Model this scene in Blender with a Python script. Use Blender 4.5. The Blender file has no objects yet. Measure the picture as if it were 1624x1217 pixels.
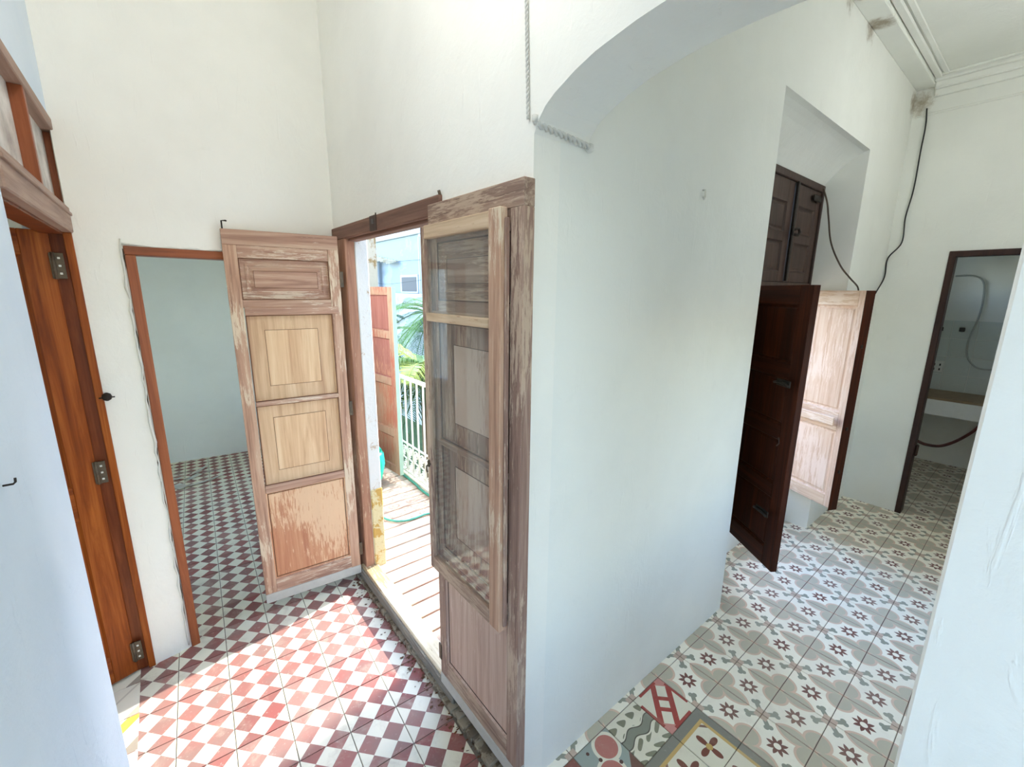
import bpy, bmesh, math, random
import numpy as np
from mathutils import Matrix, Vector
random.seed(7)
PI = math.pi
S = bpy.context.scene
C = S.collection

# ------------------------------------------------------------------ camera
# world: +X runs down the corridor, +Y runs along the balcony wall, Z up; the lens is over the origin
FPX, PITCH, YAW, ROLL, CX, CY, H = 685.407, .212335, .679369, .0093343, 812., 608.5, 1.85
def _basis():
    F = np.array([0, math.cos(PITCH), -math.sin(PITCH)]); R = np.array([1., 0, 0]); U = np.cross(R, F)
    c, s = math.cos(ROLL), math.sin(ROLL)
    R, U = c*R+s*U, -s*R+c*U
    M = np.array([[math.cos(YAW), math.sin(YAW), 0], [-math.sin(YAW), math.cos(YAW), 0], [0, 0, 1]])
    return M@F, M@R, M@U
FW, RW, UW = _basis()
cam = bpy.data.cameras.new('camera'); camo = bpy.data.objects.new('camera', cam); C.objects.link(camo)
cam.sensor_width = 36; cam.lens = FPX/1624*36; cam.clip_start = .02; cam.clip_end = 300
camo.matrix_world = Matrix(((RW[0], UW[0], -FW[0], 0), (RW[1], UW[1], -FW[1], 0), (RW[2], UW[2], -FW[2], H), (0, 0, 0, 1)))
S.camera = camo
def ray(x, y): return FW+RW*(x-CX)/FPX-UW*(y-CY)/FPX
def gnd(x, y, z=0):
    r = ray(x, y); t = (z-H)/r[2]; return (r[0]*t, r[1]*t, z)
def onx(x, y, X):
    r = ray(x, y); t = X/r[0]; return (X, r[1]*t, H+r[2]*t)
def ony(x, y, Y):
    r = ray(x, y); t = Y/r[1]; return (r[0]*t, Y, H+r[2]*t)

# ------------------------------------------------------------------ light
SUN = Vector((.98, .15, .73)).normalized()
w = bpy.data.worlds.new('sky'); S.world = w; w.use_nodes = True
nt = w.node_tree; bg = nt.nodes['Background']
sky = nt.nodes.new('ShaderNodeTexSky'); sky.sky_type = 'NISHITA'; sky.sun_disc = False
sky.sun_elevation = math.asin(SUN.z); sky.sun_rotation = math.atan2(SUN.x, SUN.y)
sky.air_density = 1.0; sky.dust_density = 0.7; sky.ozone_density = 1.0
nt.links.new(sky.outputs[0], bg.inputs[0]); bg.inputs[1].default_value = 1.0
sl = bpy.data.lights.new('sun', 'SUN'); so = bpy.data.objects.new('sun', sl); C.objects.link(so)
sl.energy = 5.2; sl.angle = math.radians(.6); sl.color = (1, .96, .9)
so.rotation_euler = SUN.to_track_quat('Z', 'Y').to_euler()
vs = S.view_settings
S.display_settings.display_device = 'sRGB'
vs.view_transform = 'Standard'; vs.look = 'None'; vs.gamma = 1; vs.use_curve_mapping = False
vs.exposure = 0.96
S.cycles.max_bounces = 16; S.cycles.diffuse_bounces = 10; S.cycles.transparent_max_bounces = 24

# ------------------------------------------------------------------ material helpers
def rgb(r, g, b):
    f = lambda v: (v/255/12.92) if v/255 <= .04045 else ((v/255+.055)/1.055)**2.4
    return (f(r), f(g), f(b), 1)
class Mat:
    def __init__(s, name):
        s.m = bpy.data.materials.new(name); s.m.use_nodes = True
        s.t = s.m.node_tree; s.b = s.t.nodes['Principled BSDF']; s.n = s.t.nodes; s.l = s.t.links
    def new(s, typ, **kw):
        n = s.n.new(typ)
        for k, v in kw.items(): setattr(n, k, v)
        return n
    def put(s, sock, v):
        if hasattr(v, 'links'): s.l.new(v, sock)
        elif v is not None: sock.default_value = v
    def coord(s, kind='Object'):
        return s.new('ShaderNodeTexCoord').outputs[kind]
    def pos(s): return s.new('ShaderNodeNewGeometry').outputs['Position']
    def rnd(s): return s.new('ShaderNodeObjectInfo').outputs['Random']
    def map(s, v, scale=(1, 1, 1), loc=(0, 0, 0), rot=(0, 0, 0)):
        n = s.new('ShaderNodeMapping'); s.put(n.inputs[0], v)
        n.inputs[1].default_value = loc; n.inputs[2].default_value = rot; n.inputs[3].default_value = scale
        return n.outputs[0]
    def sep(s, v):
        n = s.new('ShaderNodeSeparateXYZ'); s.put(n.inputs[0], v); return n.outputs
    def math(s, op, a, b=None, c=None):
        n = s.new('ShaderNodeMath', operation=op)
        for i, v in enumerate((a, b, c)):
            if v is not None: s.put(n.inputs[i], v)
        return n.outputs[0]
    def noise(s, v, scale=5, detail=4, rough=.55, dist=0):
        n = s.new('ShaderNodeTexNoise'); s.put(n.inputs['Vector'], v)
        n.inputs['Scale'].default_value = scale; n.inputs['Detail'].default_value = detail
        n.inputs['Roughness'].default_value = rough; n.inputs['Distortion'].default_value = dist
        return n.outputs[0]
    def ramp(s, f, stops, interp='LINEAR'):
        n = s.new('ShaderNodeValToRGB'); r = n.color_ramp; r.interpolation = interp
        while len(r.elements) < len(stops): r.elements.new(.5)
        for e, (p, c) in zip(r.elements, stops): e.position = p; e.color = c if len(c) == 4 else (*c, 1)
        s.put(n.inputs[0], f); return n.outputs[0]
    def mix(s, f, a, b, blend='MIX'):
        n = s.new('ShaderNodeMix', data_type='RGBA', blend_type=blend)
        s.put(n.inputs[0], f); s.put(n.inputs[6], a); s.put(n.inputs[7], b); return n.outputs[2]
    def lt(s, a, b): return s.math('LESS_THAN', a, b)
    def gt(s, a, b): return s.math('GREATER_THAN', a, b)
    def AND(s, *m):
        r = m[0]
        for q in m[1:]: r = s.math('MULTIPLY', r, q)
        return r
    def OR(s, *m):
        r = m[0]
        for q in m[1:]: r = s.math('MAXIMUM', r, q)
        return r
    def smooth(s, v, lo, hi):
        n = s.new('ShaderNodeMapRange', interpolation_type='SMOOTHSTEP'); s.put(n.inputs[0], v)
        n.inputs[1].default_value = lo; n.inputs[2].default_value = hi; return n.outputs[0]
    def dist(s, x, y, cx=0, cy=0):
        dx = s.math('SUBTRACT', x, cx); dy = s.math('SUBTRACT', y, cy)
        return s.math('SQRT', s.math('ADD', s.math('MULTIPLY', dx, dx), s.math('MULTIPLY', dy, dy)))
    def bump(s, h, strength=.3, distance=.01, normal=None):
        n = s.new('ShaderNodeBump'); n.inputs['Strength'].default_value = strength; n.inputs['Distance'].default_value = distance
        s.put(n.inputs['Height'], h)
        if normal is not None: s.put(n.inputs['Normal'], normal)
        return n.outputs[0]
    def out(s, col=None, rough=None, normal=None, metal=None, spec=None):
        for k, v in (('Base Color', col), ('Roughness', rough), ('Normal', normal), ('Metallic', metal), ('Specular IOR Level', spec)):
            if v is not None: s.put(s.b.inputs[k], v)
        return s.m
MT = {}
def plain(name, c, rough=.6, metal=0, var=.12, bump=0, scale=30):
    m = Mat(name); v = m.coord(); n = m.noise(v, scale, 5)
    d = tuple(x*(1-var*2) for x in c[:3])+(1,)
    col = m.mix(n, d, c)
    MT[name] = m.out(col, rough, m.bump(n, bump, .004) if bump else None, metal)
def plaster(name, c, c2, bump=.35, stains=(), scale=1.):
    m = Mat(name); v = m.pos()
    lo = m.noise(v, 1.3*scale, 4, .6); mid = m.noise(v, 9*scale, 5, .6, .4); hi = m.noise(v, 60*scale, 3, .6)
    col = m.mix(m.smooth(lo, .35, .7), c, c2)
    col = m.mix(m.math('MULTIPLY', m.smooth(mid, .62, .8), .25), col, tuple(x*.9 for x in c2[:3])+(1,))
    for (p, r, sc) in stains:
        q = m.new('ShaderNodeVectorMath', operation='DISTANCE'); m.put(q.inputs[0], v); q.inputs[1].default_value = p
        d = m.math('ADD', q.outputs['Value'], m.math('MULTIPLY', m.math('SUBTRACT', m.noise(v, 22, 6, .7), .5), r*1.6))
        k = m.math('SUBTRACT', 1, m.smooth(d, r*.2, r))
        col = m.mix(m.math('MULTIPLY', k, .75), col, sc)
    drip = m.noise(m.map(v, (14, 14, 2.2)), 2.2, 4, .6, .6)
    h = m.math('ADD', m.math('MULTIPLY', mid, .8), m.math('ADD', m.math('MULTIPLY', hi, .16), m.math('MULTIPLY', m.smooth(drip, .6, .72), .2)))
    MT[name] = m.out(col, .75, m.bump(h, bump, .012), spec=.3)
def grey(c, k):
    l = .3*c[0]+.59*c[1]+.11*c[2]
    return tuple(a*(1-k)+l*k for a in c[:3])+(1,)
def wood(name, cs, axis='z', rough=.6, flake=None, famt=.5, bump=.35, scale=1., spec=.4, wash=None):
    if wash is None: wash = 0 if name.startswith(('varnish', 'dark', 'near', 'frame_red')) else .3 if name.startswith('red') else .26
    cs = [grey(c, wash) for c in cs]
    m = Mat(name); v = m.coord()
    k = {'z': (15, 15, .9), 'x': (.9, 15, 15), 'y': (15, .9, 15)}[axis]
    kf = {'z': (120, 120, 3), 'x': (3, 120, 120), 'y': (120, 3, 120)}[axis]
    off = m.math('MULTIPLY', m.rnd(), 37.)
    cmb = m.new('ShaderNodeCombineXYZ')
    for i in range(3): m.put(cmb.inputs[i], off)
    add = m.new('ShaderNodeVectorMath', operation='ADD'); m.put(add.inputs[0], v); m.put(add.inputs[1], cmb.outputs[0]); vv = add.outputs[0]
    g = m.noise(m.map(vv, tuple(a*scale for a in k)), 1.6, 6, .62, .9)
    f = m.noise(m.map(vv, tuple(a*scale for a in kf)), 1, 3, .6)
    t = m.math('ADD', m.math('MULTIPLY', g, .78), m.math('MULTIPLY', f, .22))
    n = len(cs)
    col = m.ramp(t, [(.30+.40*i/(n-1), c) for i, c in enumerate(cs)])
    if flake:
        q = m.noise(m.map(vv, tuple(a*(2.6 if a > 1 else 4.5)*scale for a in k)), 2.4, 8, .75, .2)
        big = m.noise(vv, 2.3, 3, .5)
        fm = m.smooth(m.math('ADD', q, m.math('MULTIPLY', m.math('SUBTRACT', big, .5), .9)), .62-famt*.3, .70-famt*.3)
        col = m.mix(m.math('MULTIPLY', fm, .85), col, flake)
    MT[name] = m.out(col, rough, m.bump(t, bump, .004), spec=spec)

# paints and plasters
plaster('plaster_room', rgb(243, 241, 233), rgb(236, 234, 226), .38)
plaster('plaster_sky_tint', rgb(220, 232, 243), rgb(209, 224, 238), .42)  # blue of the skylight is put into this wall's colour
plaster('plaster_corridor', rgb(238, 238, 231), rgb(231, 231, 224), .34,
        stains=[((3.45, .92, 3.36), .10, rgb(132, 112, 78)), ((3.05, .9, 3.36), .09, rgb(130, 112, 80)), ((4.72, .93, 3.28), .11, rgb(140, 120, 84))])
plaster('plaster_exterior', rgb(244, 240, 228), rgb(232, 224, 200), .6)
def stained(name, base, patch, grey, s1=3., th=.55):
    m = Mat(name); v = m.pos()
    a = m.noise(v, s1, 6, .7, .5); b = m.noise(v, s1*2.1, 7, .75, .3); c = m.noise(m.map(v, (3, 3, .6)), s1, 4)
    col = m.mix(m.smooth(a, th, th+.05), base, patch)
    col = m.mix(m.math('MULTIPLY', m.smooth(b, .58, .66), .7), col, grey)
    MT[name] = m.out(col, .85, m.bump(a, .5, .02))
stained('old_wall', rgb(172, 166, 150), rgb(134, 112, 74), rgb(112, 108, 90), 2.6, .52)
stained('reveal_peeling', rgb(226, 224, 218), rgb(206, 176, 104), rgb(180, 142, 88), 5., .64)
stained('reveal_bare', rgb(220, 206, 160), rgb(200, 160, 84), rgb(168, 128, 74), 9., .47)
stained('mouldy_parapet', rgb(150, 156, 158), rgb(122, 128, 126), rgb(54, 56, 52), 1.1, .5)
stained('blue_render', rgb(140, 154, 168), rgb(152, 164, 174), rgb(150, 148, 136), .5, .56)
stained('white_render', rgb(172, 176, 178), rgb(160, 166, 168), rgb(138, 144, 144), .7, .58)
stained('mortar', rgb(150, 138, 118), rgb(112, 98, 80), rgb(178, 168, 150), 14., .5)
# timber
wood('weathered_v', [rgb(140, 90, 64), rgb(196, 144, 108), rgb(222, 184, 146)], 'z', .75, rgb(222, 204, 178), .18, .6)
wood('weathered_h', [rgb(132, 86, 66), rgb(186, 136, 106), rgb(214, 178, 142)], 'x', .75, rgb(218, 200, 178), .2, .6)
wood('honey_v', [rgb(200, 142, 86), rgb(228, 180, 122), rgb(242, 206, 154)], 'z', .6, None, 0, .3)
wood('tan_v', [rgb(190, 136, 86), rgb(220, 174, 120), rgb(234, 196, 146)], 'z', .65, rgb(220, 192, 152), .05, .3)
plain('dirt_shade_tan', rgb(120, 80, 54), .8, 0, .2)  # dark brown standing for dirt and shadow along the panel grooves
plain('dirt_shade_grey', rgb(92, 66, 54), .8, 0, .2)
wood('honey_h', [rgb(196, 142, 92), rgb(226, 182, 126), rgb(238, 204, 154)], 'x', .6, rgb(210, 196, 172), .2, .3)
wood('flaking_v', [rgb(184, 102, 54), rgb(210, 134, 78), rgb(224, 162, 104)], 'z', .7, rgb(228, 194, 158), .46, .6)
wood('brown_h', [rgb(126, 78, 60), rgb(156, 106, 84), rgb(182, 134, 108)], 'x', .7, rgb(196, 160, 132), .25, .5)
wood('greyed_v', [rgb(104, 72, 58), rgb(156, 116, 96), rgb(190, 156, 132)], 'z', .7, rgb(196, 172, 150), .3, .7)
wood('greyed_h', [rgb(110, 78, 62), rgb(154, 118, 96), rgb(186, 154, 128)], 'x', .7, rgb(190, 166, 144), .25, .7)
wood('pinkgrey_v', [rgb(170, 128, 104), rgb(202, 162, 138), rgb(220, 190, 168)], 'z', .65, rgb(214, 192, 176), .4, .4)
wood('pale_h', [rgb(176, 136, 96), rgb(212, 176, 132), rgb(230, 202, 164)], 'x', .7, rgb(160, 112, 80), .15, .4)
wood('jamb_v', [rgb(132, 78, 50), rgb(178, 116, 76), rgb(202, 144, 100)], 'z', .65, rgb(206, 178, 146), .2, .4)
wood('lintel_y', [rgb(96, 60, 44), rgb(128, 84, 62), rgb(156, 110, 84)], 'y', .7, None, 0, .5)
wood('varnish_v', [rgb(84, 32, 8), rgb(140, 68, 20), rgb(180, 102, 40)], 'z', .42, None, 0, .18, 1., .25)
wood('varnish_h', [rgb(84, 32, 8), rgb(134, 64, 20), rgb(170, 96, 38)], 'x', .42, None, 0, .18, 1., .25)
wood('varnish_dark', [rgb(76, 32, 14), rgb(116, 56, 26), rgb(146, 78, 40)], 'z', .42, None, 0, .18, 1., .25)
wood('frame_red_v', [rgb(108, 54, 28), rgb(144, 78, 44), rgb(168, 98, 60)], 'z', .45, None, 0, .25)
wood('frame_red_h', [rgb(108, 54, 28), rgb(144, 78, 44), rgb(168, 98, 60)], 'x', .45, None, 0, .25)
wood('transom_y', [rgb(136, 98, 78), rgb(166, 128, 106), rgb(188, 156, 134)], 'y', .55, None, 0, .3)
wood('dark_v', [rgb(38, 14, 5), rgb(60, 24, 9), rgb(84, 38, 15)], 'z', .5, None, 0, .2, 1., .15)  # shade of the leaf turned from the window is in this brown
wood('dark_h', [rgb(38, 14, 5), rgb(60, 24, 9), rgb(80, 36, 15)], 'x', .5, None, 0, .2, 1., .15)
wood('umber_v', [rgb(50, 33, 26), rgb(72, 48, 37), rgb(88, 61, 47)], 'z', .6, None, 0, .3)
wood('nearblack_v', [rgb(38, 20, 15), rgb(54, 30, 22), rgb(68, 40, 30)], 'z', .5, None, 0, .3)
wood('salmon_lit_v', [rgb(206, 150, 110), rgb(226, 182, 148), rgb(236, 206, 180)], 'z', .55, rgb(232, 206, 190), .3, .2)  # window daylight on the open leaf is put into this pale colour
wood('salmon_lit_h', [rgb(204, 152, 112), rgb(226, 186, 150), rgb(236, 208, 182)], 'x', .55, rgb(232, 210, 194), .3, .2)
wood('redpaint_v', [rgb(146, 74, 62), rgb(166, 92, 76), rgb(180, 116, 96)], 'z', .6, rgb(188, 144, 116), .18, .3)
wood('redfade_v', [rgb(156, 108, 74), rgb(178, 132, 94), rgb(190, 152, 112)], 'z', .6, rgb(170, 104, 80), .3, .3)
wood('redrail_h', [rgb(162, 116, 86), rgb(182, 140, 104), rgb(196, 160, 122)], 'z', .6, rgb(164, 96, 80), .25, .3)
wood('deck_x', [rgb(176, 140, 116), rgb(196, 164, 138), rgb(208, 182, 158)], 'x', .7, rgb(214, 196, 176), .4, .3, .6)
wood('sill_y', [rgb(186, 158, 112), rgb(222, 202, 156), rgb(236, 222, 186)], 'y', .7, rgb(160, 132, 92), .15, .5)
wood('sill_grey_y', [rgb(86, 78, 68), rgb(132, 124, 110), rgb(178, 168, 150)], 'y', .8, rgb(196, 188, 168), .2, .7)
plain('kick_paint', rgb(206, 204, 196), .7, 0, .16, .4, 14)
plain('green_paint', rgb(172, 204, 186), .6, 0, .08, .2)
plain('iron_dark', rgb(58, 50, 44), .55, .6, .25, .4, 60)
plain('hinge_iron', rgb(118, 104, 88), .5, .6, .3, .4, 80)
plain('iron_white', rgb(226, 226, 218), .5, 0, .08, .3, 40)
plain('deck_gap', rgb(184, 92, 74), .8, 0, .1)
plain('grout', rgb(128, 118, 104), .9, 0, .2, .3, 40)
plain('concrete', rgb(170, 164, 152), .9, 0, .15, .3, 8)
plain('ground_green', rgb(86, 104, 54), .95, 0, .3, .3, 3)
plain('cable_white', rgb(224, 222, 214), .6, 0, .1)
plain('cable_black', rgb(38, 36, 36), .5, 0, .3, 0, 9)
plain('cable_brown', rgb(96, 78, 62), .6, 0, .3, 0, 9)
plain('hose_teal', rgb(64, 148, 130), .4, 0, .08)
plain('hose_grey', rgb(176, 178, 172), .5, 0, .06)
plain('hose_red', rgb(92, 30, 26), .4, 0, .1)
plain('bucket_teal', rgb(38, 208, 178), .35, 0, .05)
plain('bucket_yellow', rgb(230, 200, 110), .5, 0, .05)
plain('paper', rgb(232, 230, 222), .8, 0, .06)
plain('plastic_white', rgb(228, 228, 222), .4, 0, .04)
plain('plastic_dark', rgb(52, 46, 44), .4, 0, .1)
plain('kitchen_glaze', rgb(214, 220, 214), .25, 0, .04)
plain('counter_front', rgb(240, 240, 238), .5, 0, .05)
plain('counter_top', rgb(166, 140, 110), .6, 0, .25, .2, 12)
plain('palm_green', rgb(112, 150, 44), .45, 0, .2, 0, 6)
plain('palm_yellow', rgb(196, 202, 84), .45, 0, .15, 0, 6)
plain('palm_dark', rgb(58, 96, 42), .45, 0, .2, 0, 6)
plain('palm_trunk', rgb(120, 98, 70), .9, 0, .3, .6, 20)
plain('window_glass_far', rgb(46, 56, 70), .5, 0, .05)
plain('dry_leaf', rgb(118, 78, 48), .8, 0, .3)
wood('tin_roof', [rgb(206, 186, 134), rgb(224, 206, 160), rgb(236, 226, 196)], 'x', .6, rgb(170, 140, 96), .2, .2)
def glass(name, tint, dirt):
    m = Mat(name)
    tr = m.new('ShaderNodeBsdfTransparent'); tr.inputs[0].default_value = tint
    gl = m.new('ShaderNodeBsdfGlossy'); gl.inputs['Roughness'].default_value = .03
    fr = m.new('ShaderNodeFresnel'); fr.inputs[0].default_value = 1.6
    mx = m.new('ShaderNodeMixShader'); m.put(mx.inputs[0], m.math('MULTIPLY', fr.outputs[0], m.math('SUBTRACT', 1., m.new('ShaderNodeNewGeometry').outputs['Backfacing']))); m.put(mx.inputs[1], tr.outputs[0]); m.put(mx.inputs[2], gl.outputs[0])
    df = m.new('ShaderNodeBsdfDiffuse'); df.inputs[0].default_value = (.8, .78, .74, 1)
    m2 = m.new('ShaderNodeMixShader'); n = m.noise(m.coord(), 7, 5, .6)
    m.put(m2.inputs[0], m.math('MULTIPLY', n, dirt)); m.put(m2.inputs[1], mx.outputs[0]); m.put(m2.inputs[2], df.outputs[0])
    m.l.new(m2.outputs[0], m.n['Material Output'].inputs[0]); MT[name] = m.m
glass('pane_glass', (.96, .97, .96, 1), .10)
glass('transom_glass', (.95, .96, .94, 1), 1.3)

# ---- printed cement tiles
CREAM, OXIDE = rgb(232, 226, 206), rgb(152, 84, 74)
def tile_finish(m, col, v, wear=.5, rough=.5):
    n1 = m.noise(v, 8, 6, .7, .4); n2 = m.noise(v, 46, 5, .7)
    col = m.mix(m.math('MULTIPLY', m.smooth(n1, .5, .72), wear*.5), col, rgb(176, 164, 146))
    col = m.mix(m.math('MULTIPLY', m.smooth(n2, .58, .75), wear*.5), col, rgb(224, 214, 198))
    col = m.mix(m.math('MULTIPLY', m.rnd(), .2), col, rgb(206, 196, 178))
    return m.out(col, m.math('ADD', rough, m.math('MULTIPLY', n1, .25)), m.bump(n2, .12, .002), spec=.28)
def parity(m, a):
    return m.math('FLOORED_MODULO', m.math('FLOOR', a), 2.)
def mat_check():
    m = Mat('tile_check'); v = m.coord(); x, y, _ = m.sep(v)
    u = m.math('MULTIPLY', m.math('ADD', x, y), 10.); k = m.math('MULTIPLY', m.math('SUBTRACT', x, y), 10.)
    p = m.math('ABSOLUTE', m.math('SUBTRACT', parity(m, u), parity(m, k)))
    w_ = m.pos(); n = m.noise(w_, 5, 4)
    red = m.mix(m.smooth(n, .35, .65), rgb(150, 84, 78), rgb(132, 92, 86))
    return tile_finish(m, m.mix(p, red, m.mix(m.noise(w_, 3, 3), rgb(236, 230, 204), rgb(214, 212, 196))), w_, .95)
MT['tile_check'] = mat_check()
def mat_flower(name, dull):
    m = Mat(name); w_ = m.pos(); x, y, _ = m.sep(w_)
    X = m.math('DIVIDE', m.math('SUBTRACT', x, .08), .2); Y = m.math('DIVIDE', m.math('SUBTRACT', y, .32), .2)
    u = m.math('ADD', X, Y); k = m.math('SUBTRACT', X, Y)
    def loc(a, o):
        b = m.math('SUBTRACT', a, o)
        return m.math('SUBTRACT', b, m.math('MULTIPLY', m.math('ROUND', m.math('DIVIDE', b, 2.)), 2.))
    def cell(o):
        a, b = loc(u, o), loc(k, o)
        return m.math('MULTIPLY', m.math('ADD', a, b), .5), m.math('MULTIPLY', m.math('SUBTRACT', a, b), .5)
    fx, fy = cell(1.); ax, ay = m.math('ABSOLUTE', fx), m.math('ABSOLUTE', fy)
    def flower(g):
        lobe = m.lt(m.dist(ax, ay, .25, 0), .27-g)
        pet = m.lt(m.dist(m.math('ADD', ax, .21), ay, 0, .37), .42-g)
        return m.OR(lobe, pet)
    col = m.mix(flower(0), rgb(252, 246, 230), rgb(222, 194, 174))
    col = m.mix(flower(.05), col, rgb(194, 188, 168))
    vein = m.AND(flower(.05), m.lt(m.math('MINIMUM', ax, ay), .02))
    col = m.mix(vein, col, rgb(204, 188, 174))
    cx, cy = cell(0.); bx, by = m.math('ABSOLUTE', cx), m.math('ABSOLUTE', cy)
    sq = m.lt(m.math('MAXIMUM', bx, by), .13)
    arm = m.AND(m.lt(m.math('ABSOLUTE', m.math('SUBTRACT', bx, by)), .07), m.lt(m.math('ADD', bx, by), .42))
    knob = m.OR(m.lt(m.dist(bx, by, .25, .19), .055), m.lt(m.dist(bx, by, .19, .25), .055))
    col = m.mix(m.OR(arm, knob), col, rgb(152, 154, 140)); col = m.mix(sq, col, rgb(202, 178, 160))
    sx = m.math('SUBTRACT', m.math('FRACT', X), .5); sy = m.math('SUBTRACT', m.math('FRACT', Y), .5)
    r = m.dist(sx, sy); th = m.math('MULTIPLY', m.math('ARCTAN2', sy, sx), 8/(2*PI))
    tri = m.math('MULTIPLY', m.math('ABSOLUTE', m.math('SUBTRACT', m.math('FRACT', m.math('ADD', th, 8.)), .5)), 2.)
    star = m.AND(m.lt(r, m.math('ADD', .105, m.math('MULTIPLY', tri, .115))), m.gt(r, .07))
    col = m.mix(star, col, rgb(126, 84, 74))
    if dull: col = m.mix(.3, col, rgb(150, 146, 136))
    return tile_finish(m, col, w_, .3, .40)
MT['tile_flower'] = mat_flower('tile_flower', 0); MT['tile_flower_dull'] = mat_flower('tile_flower_dull', 1)
def local(m):
    x, y, _ = m.sep(m.coord()); return m.math('MULTIPLY', x, 5.), m.math('MULTIPLY', y, 5.)
def mat_weave():
    m = Mat('tile_weave'); x, y = local(m); RED = rgb(166, 62, 56)
    ax, ay = m.math('ABSOLUTE', x), m.math('ABSOLUTE', y)
    d1 = m.math('ADD', x, y); d2 = m.math('SUBTRACT', x, y); a1, a2 = m.math('ABSOLUTE', d1), m.math('ABSOLUTE', d2)
    band = m.AND(m.gt(a2, .16), m.lt(a2, .34), m.lt(a1, .66))
    band2 = m.AND(m.gt(a1, .12), m.lt(a1, .26), m.lt(a2, .3))
    tri = m.AND(m.gt(m.math('MAXIMUM', ax, ay), .43), m.lt(m.math('MINIMUM', ax, ay), .3))
    scal = m.AND(m.gt(a1, .66), m.lt(m.dist(ax, ay, .5, .5), .28))
    col = m.mix(m.OR(band, band2), CREAM, RED); col = m.mix(scal, col, rgb(206, 140, 132)); col = m.mix(tri, col, RED)
    return tile_finish(m, col, m.pos(), .35)
def mat_leafy():
    m = Mat('tile_arabesque'); x, y = local(m)
    sn = m.math('MULTIPLY', m.math('SINE', m.math('MULTIPLY', x, 11.)), .05)
    d = m.math('ABSOLUTE', m.math('ADD', y, sn))
    band = m.lt(d, .085); edge = m.AND(m.gt(d, .085), m.lt(d, .11))
    sc = m.math('ADD', m.math('SINE', m.math('ADD', m.math('MULTIPLY', x, 21.), m.math('MULTIPLY', m.math('SINE', m.math('MULTIPLY', y, 15.)), 2.))), m.math('SINE', m.math('MULTIPLY', y, 24.)))
    col = m.mix(m.AND(m.gt(sc, .55), m.gt(d, .14)), CREAM, rgb(130, 130, 108)); col = m.mix(band, col, rgb(132, 136, 122)); col = m.mix(edge, col, rgb(84, 78, 70))
    return tile_finish(m, col, m.pos(), .4)
def mat_lobes():
    m = Mat('tile_lobes'); x, y = local(m)
    big = m.OR(m.lt(m.dist(x, y, .2, .22), .24), m.lt(m.dist(x, y, -.1, -.2), .25))
    ring = m.AND(m.OR(m.lt(m.dist(x, y, .2, .22), .31), m.lt(m.dist(x, y, -.1, -.2), .32)), m.math('SUBTRACT', 1., big))
    dots = m.OR(m.lt(m.dist(x, y, -.1, .12), .04), m.lt(m.dist(x, y, .2, -.16), .04), m.lt(m.dist(x, y, -.22, .36), .035))
    col = m.mix(big, rgb(158, 168, 160), rgb(186, 118, 108)); col = m.mix(ring, col, CREAM); col = m.mix(dots, col, rgb(92, 62, 54))
    col = m.mix(m.gt(m.math('SUBTRACT', x, y), .62), col, rgb(118, 84, 74))
    return tile_finish(m, col, m.pos(), .4)
def mat_medal(name, mx, my):
    # a quarter of a framed medallion: grey border on the outer sides, mustard line, brown floret
    m = Mat(name); x, y = local(m)
    x = m.math('MULTIPLY', x, mx); y = m.math('MULTIPLY', y, my)
    mxv = m.math('MAXIMUM', x, y)
    rr = m.dist(x, y, -.12, -.12); th = m.math('ARCTAN2', m.math('ADD', y, .12), m.math('ADD', x, .12))
    fl = m.lt(rr, m.math('ADD', .16, m.math('MULTIPLY', m.math('COSINE', m.math('MULTIPLY', th, 4.)), .13)))
    col = m.mix(fl, CREAM, rgb(126, 74, 60)); col = m.mix(m.lt(rr, .07), col, rgb(206, 172, 102))
    col = m.mix(m.AND(m.gt(m.math('ADD', x, y), .34), m.lt(m.math('ADD', x, y), .42)), col, rgb(140, 110, 96))
    col = m.mix(m.gt(mxv, .24), col, rgb(206, 172, 110)); col = m.mix(m.gt(mxv, .31), col, rgb(136, 134, 124))
    return tile_finish(m, col, m.pos(), .4)
def mat_triangles():
    m = Mat('tile_triangles'); x, y = local(m)
    p = m.math('ADD', m.math('FRACT', m.math('MULTIPLY', x, 2.)), m.math('FRACT', m.math('MULTIPLY', y, 2.)))
    return tile_finish(m, m.mix(m.gt(p, 1.), CREAM, rgb(132, 70, 62)), m.pos(), .4)
def mat_stripe():
    m = Mat('tile_stripe'); x, y = local(m); d = m.math('ADD', x, y)
    col = m.mix(m.AND(m.gt(d, -.12), m.lt(d, .2)), rgb(238, 234, 218), rgb(226, 190, 74))
    col = m.mix(m.lt(d, -.62), col, rgb(150, 140, 126)); col = m.mix(m.AND(m.gt(d, .58), m.lt(d, .7)), col, rgb(206, 200, 184))
    return tile_finish(m, col, m.pos(), .4)
MT['tile_weave'] = mat_weave(); MT['tile_arabesque'] = mat_leafy(); MT['tile_lobes'] = mat_lobes()
MT['tile_medal_a'] = mat_medal('tile_medal_a', 1, 1); MT['tile_medal_b'] = mat_medal('tile_medal_b', -1, 1)
MT['tile_medal_c'] = mat_medal('tile_medal_c', 1, -1); MT['tile_medal_d'] = mat_medal('tile_medal_d', -1, -1)
def mat_cream():
    m = Mat('tile_cream'); x, y = local(m); d = m.math('ABSOLUTE', m.math('ADD', x, y))
    col = m.mix(m.lt(d, .035), rgb(236, 232, 214), rgb(206, 200, 184)); col = m.mix(m.gt(d, .72), col, rgb(168, 158, 142))
    return tile_finish(m, col, m.pos(), .4)
MT['tile_cream'] = mat_cream()
MT['tile_triangles'] = mat_triangles(); MT['tile_stripe'] = mat_stripe()

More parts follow.
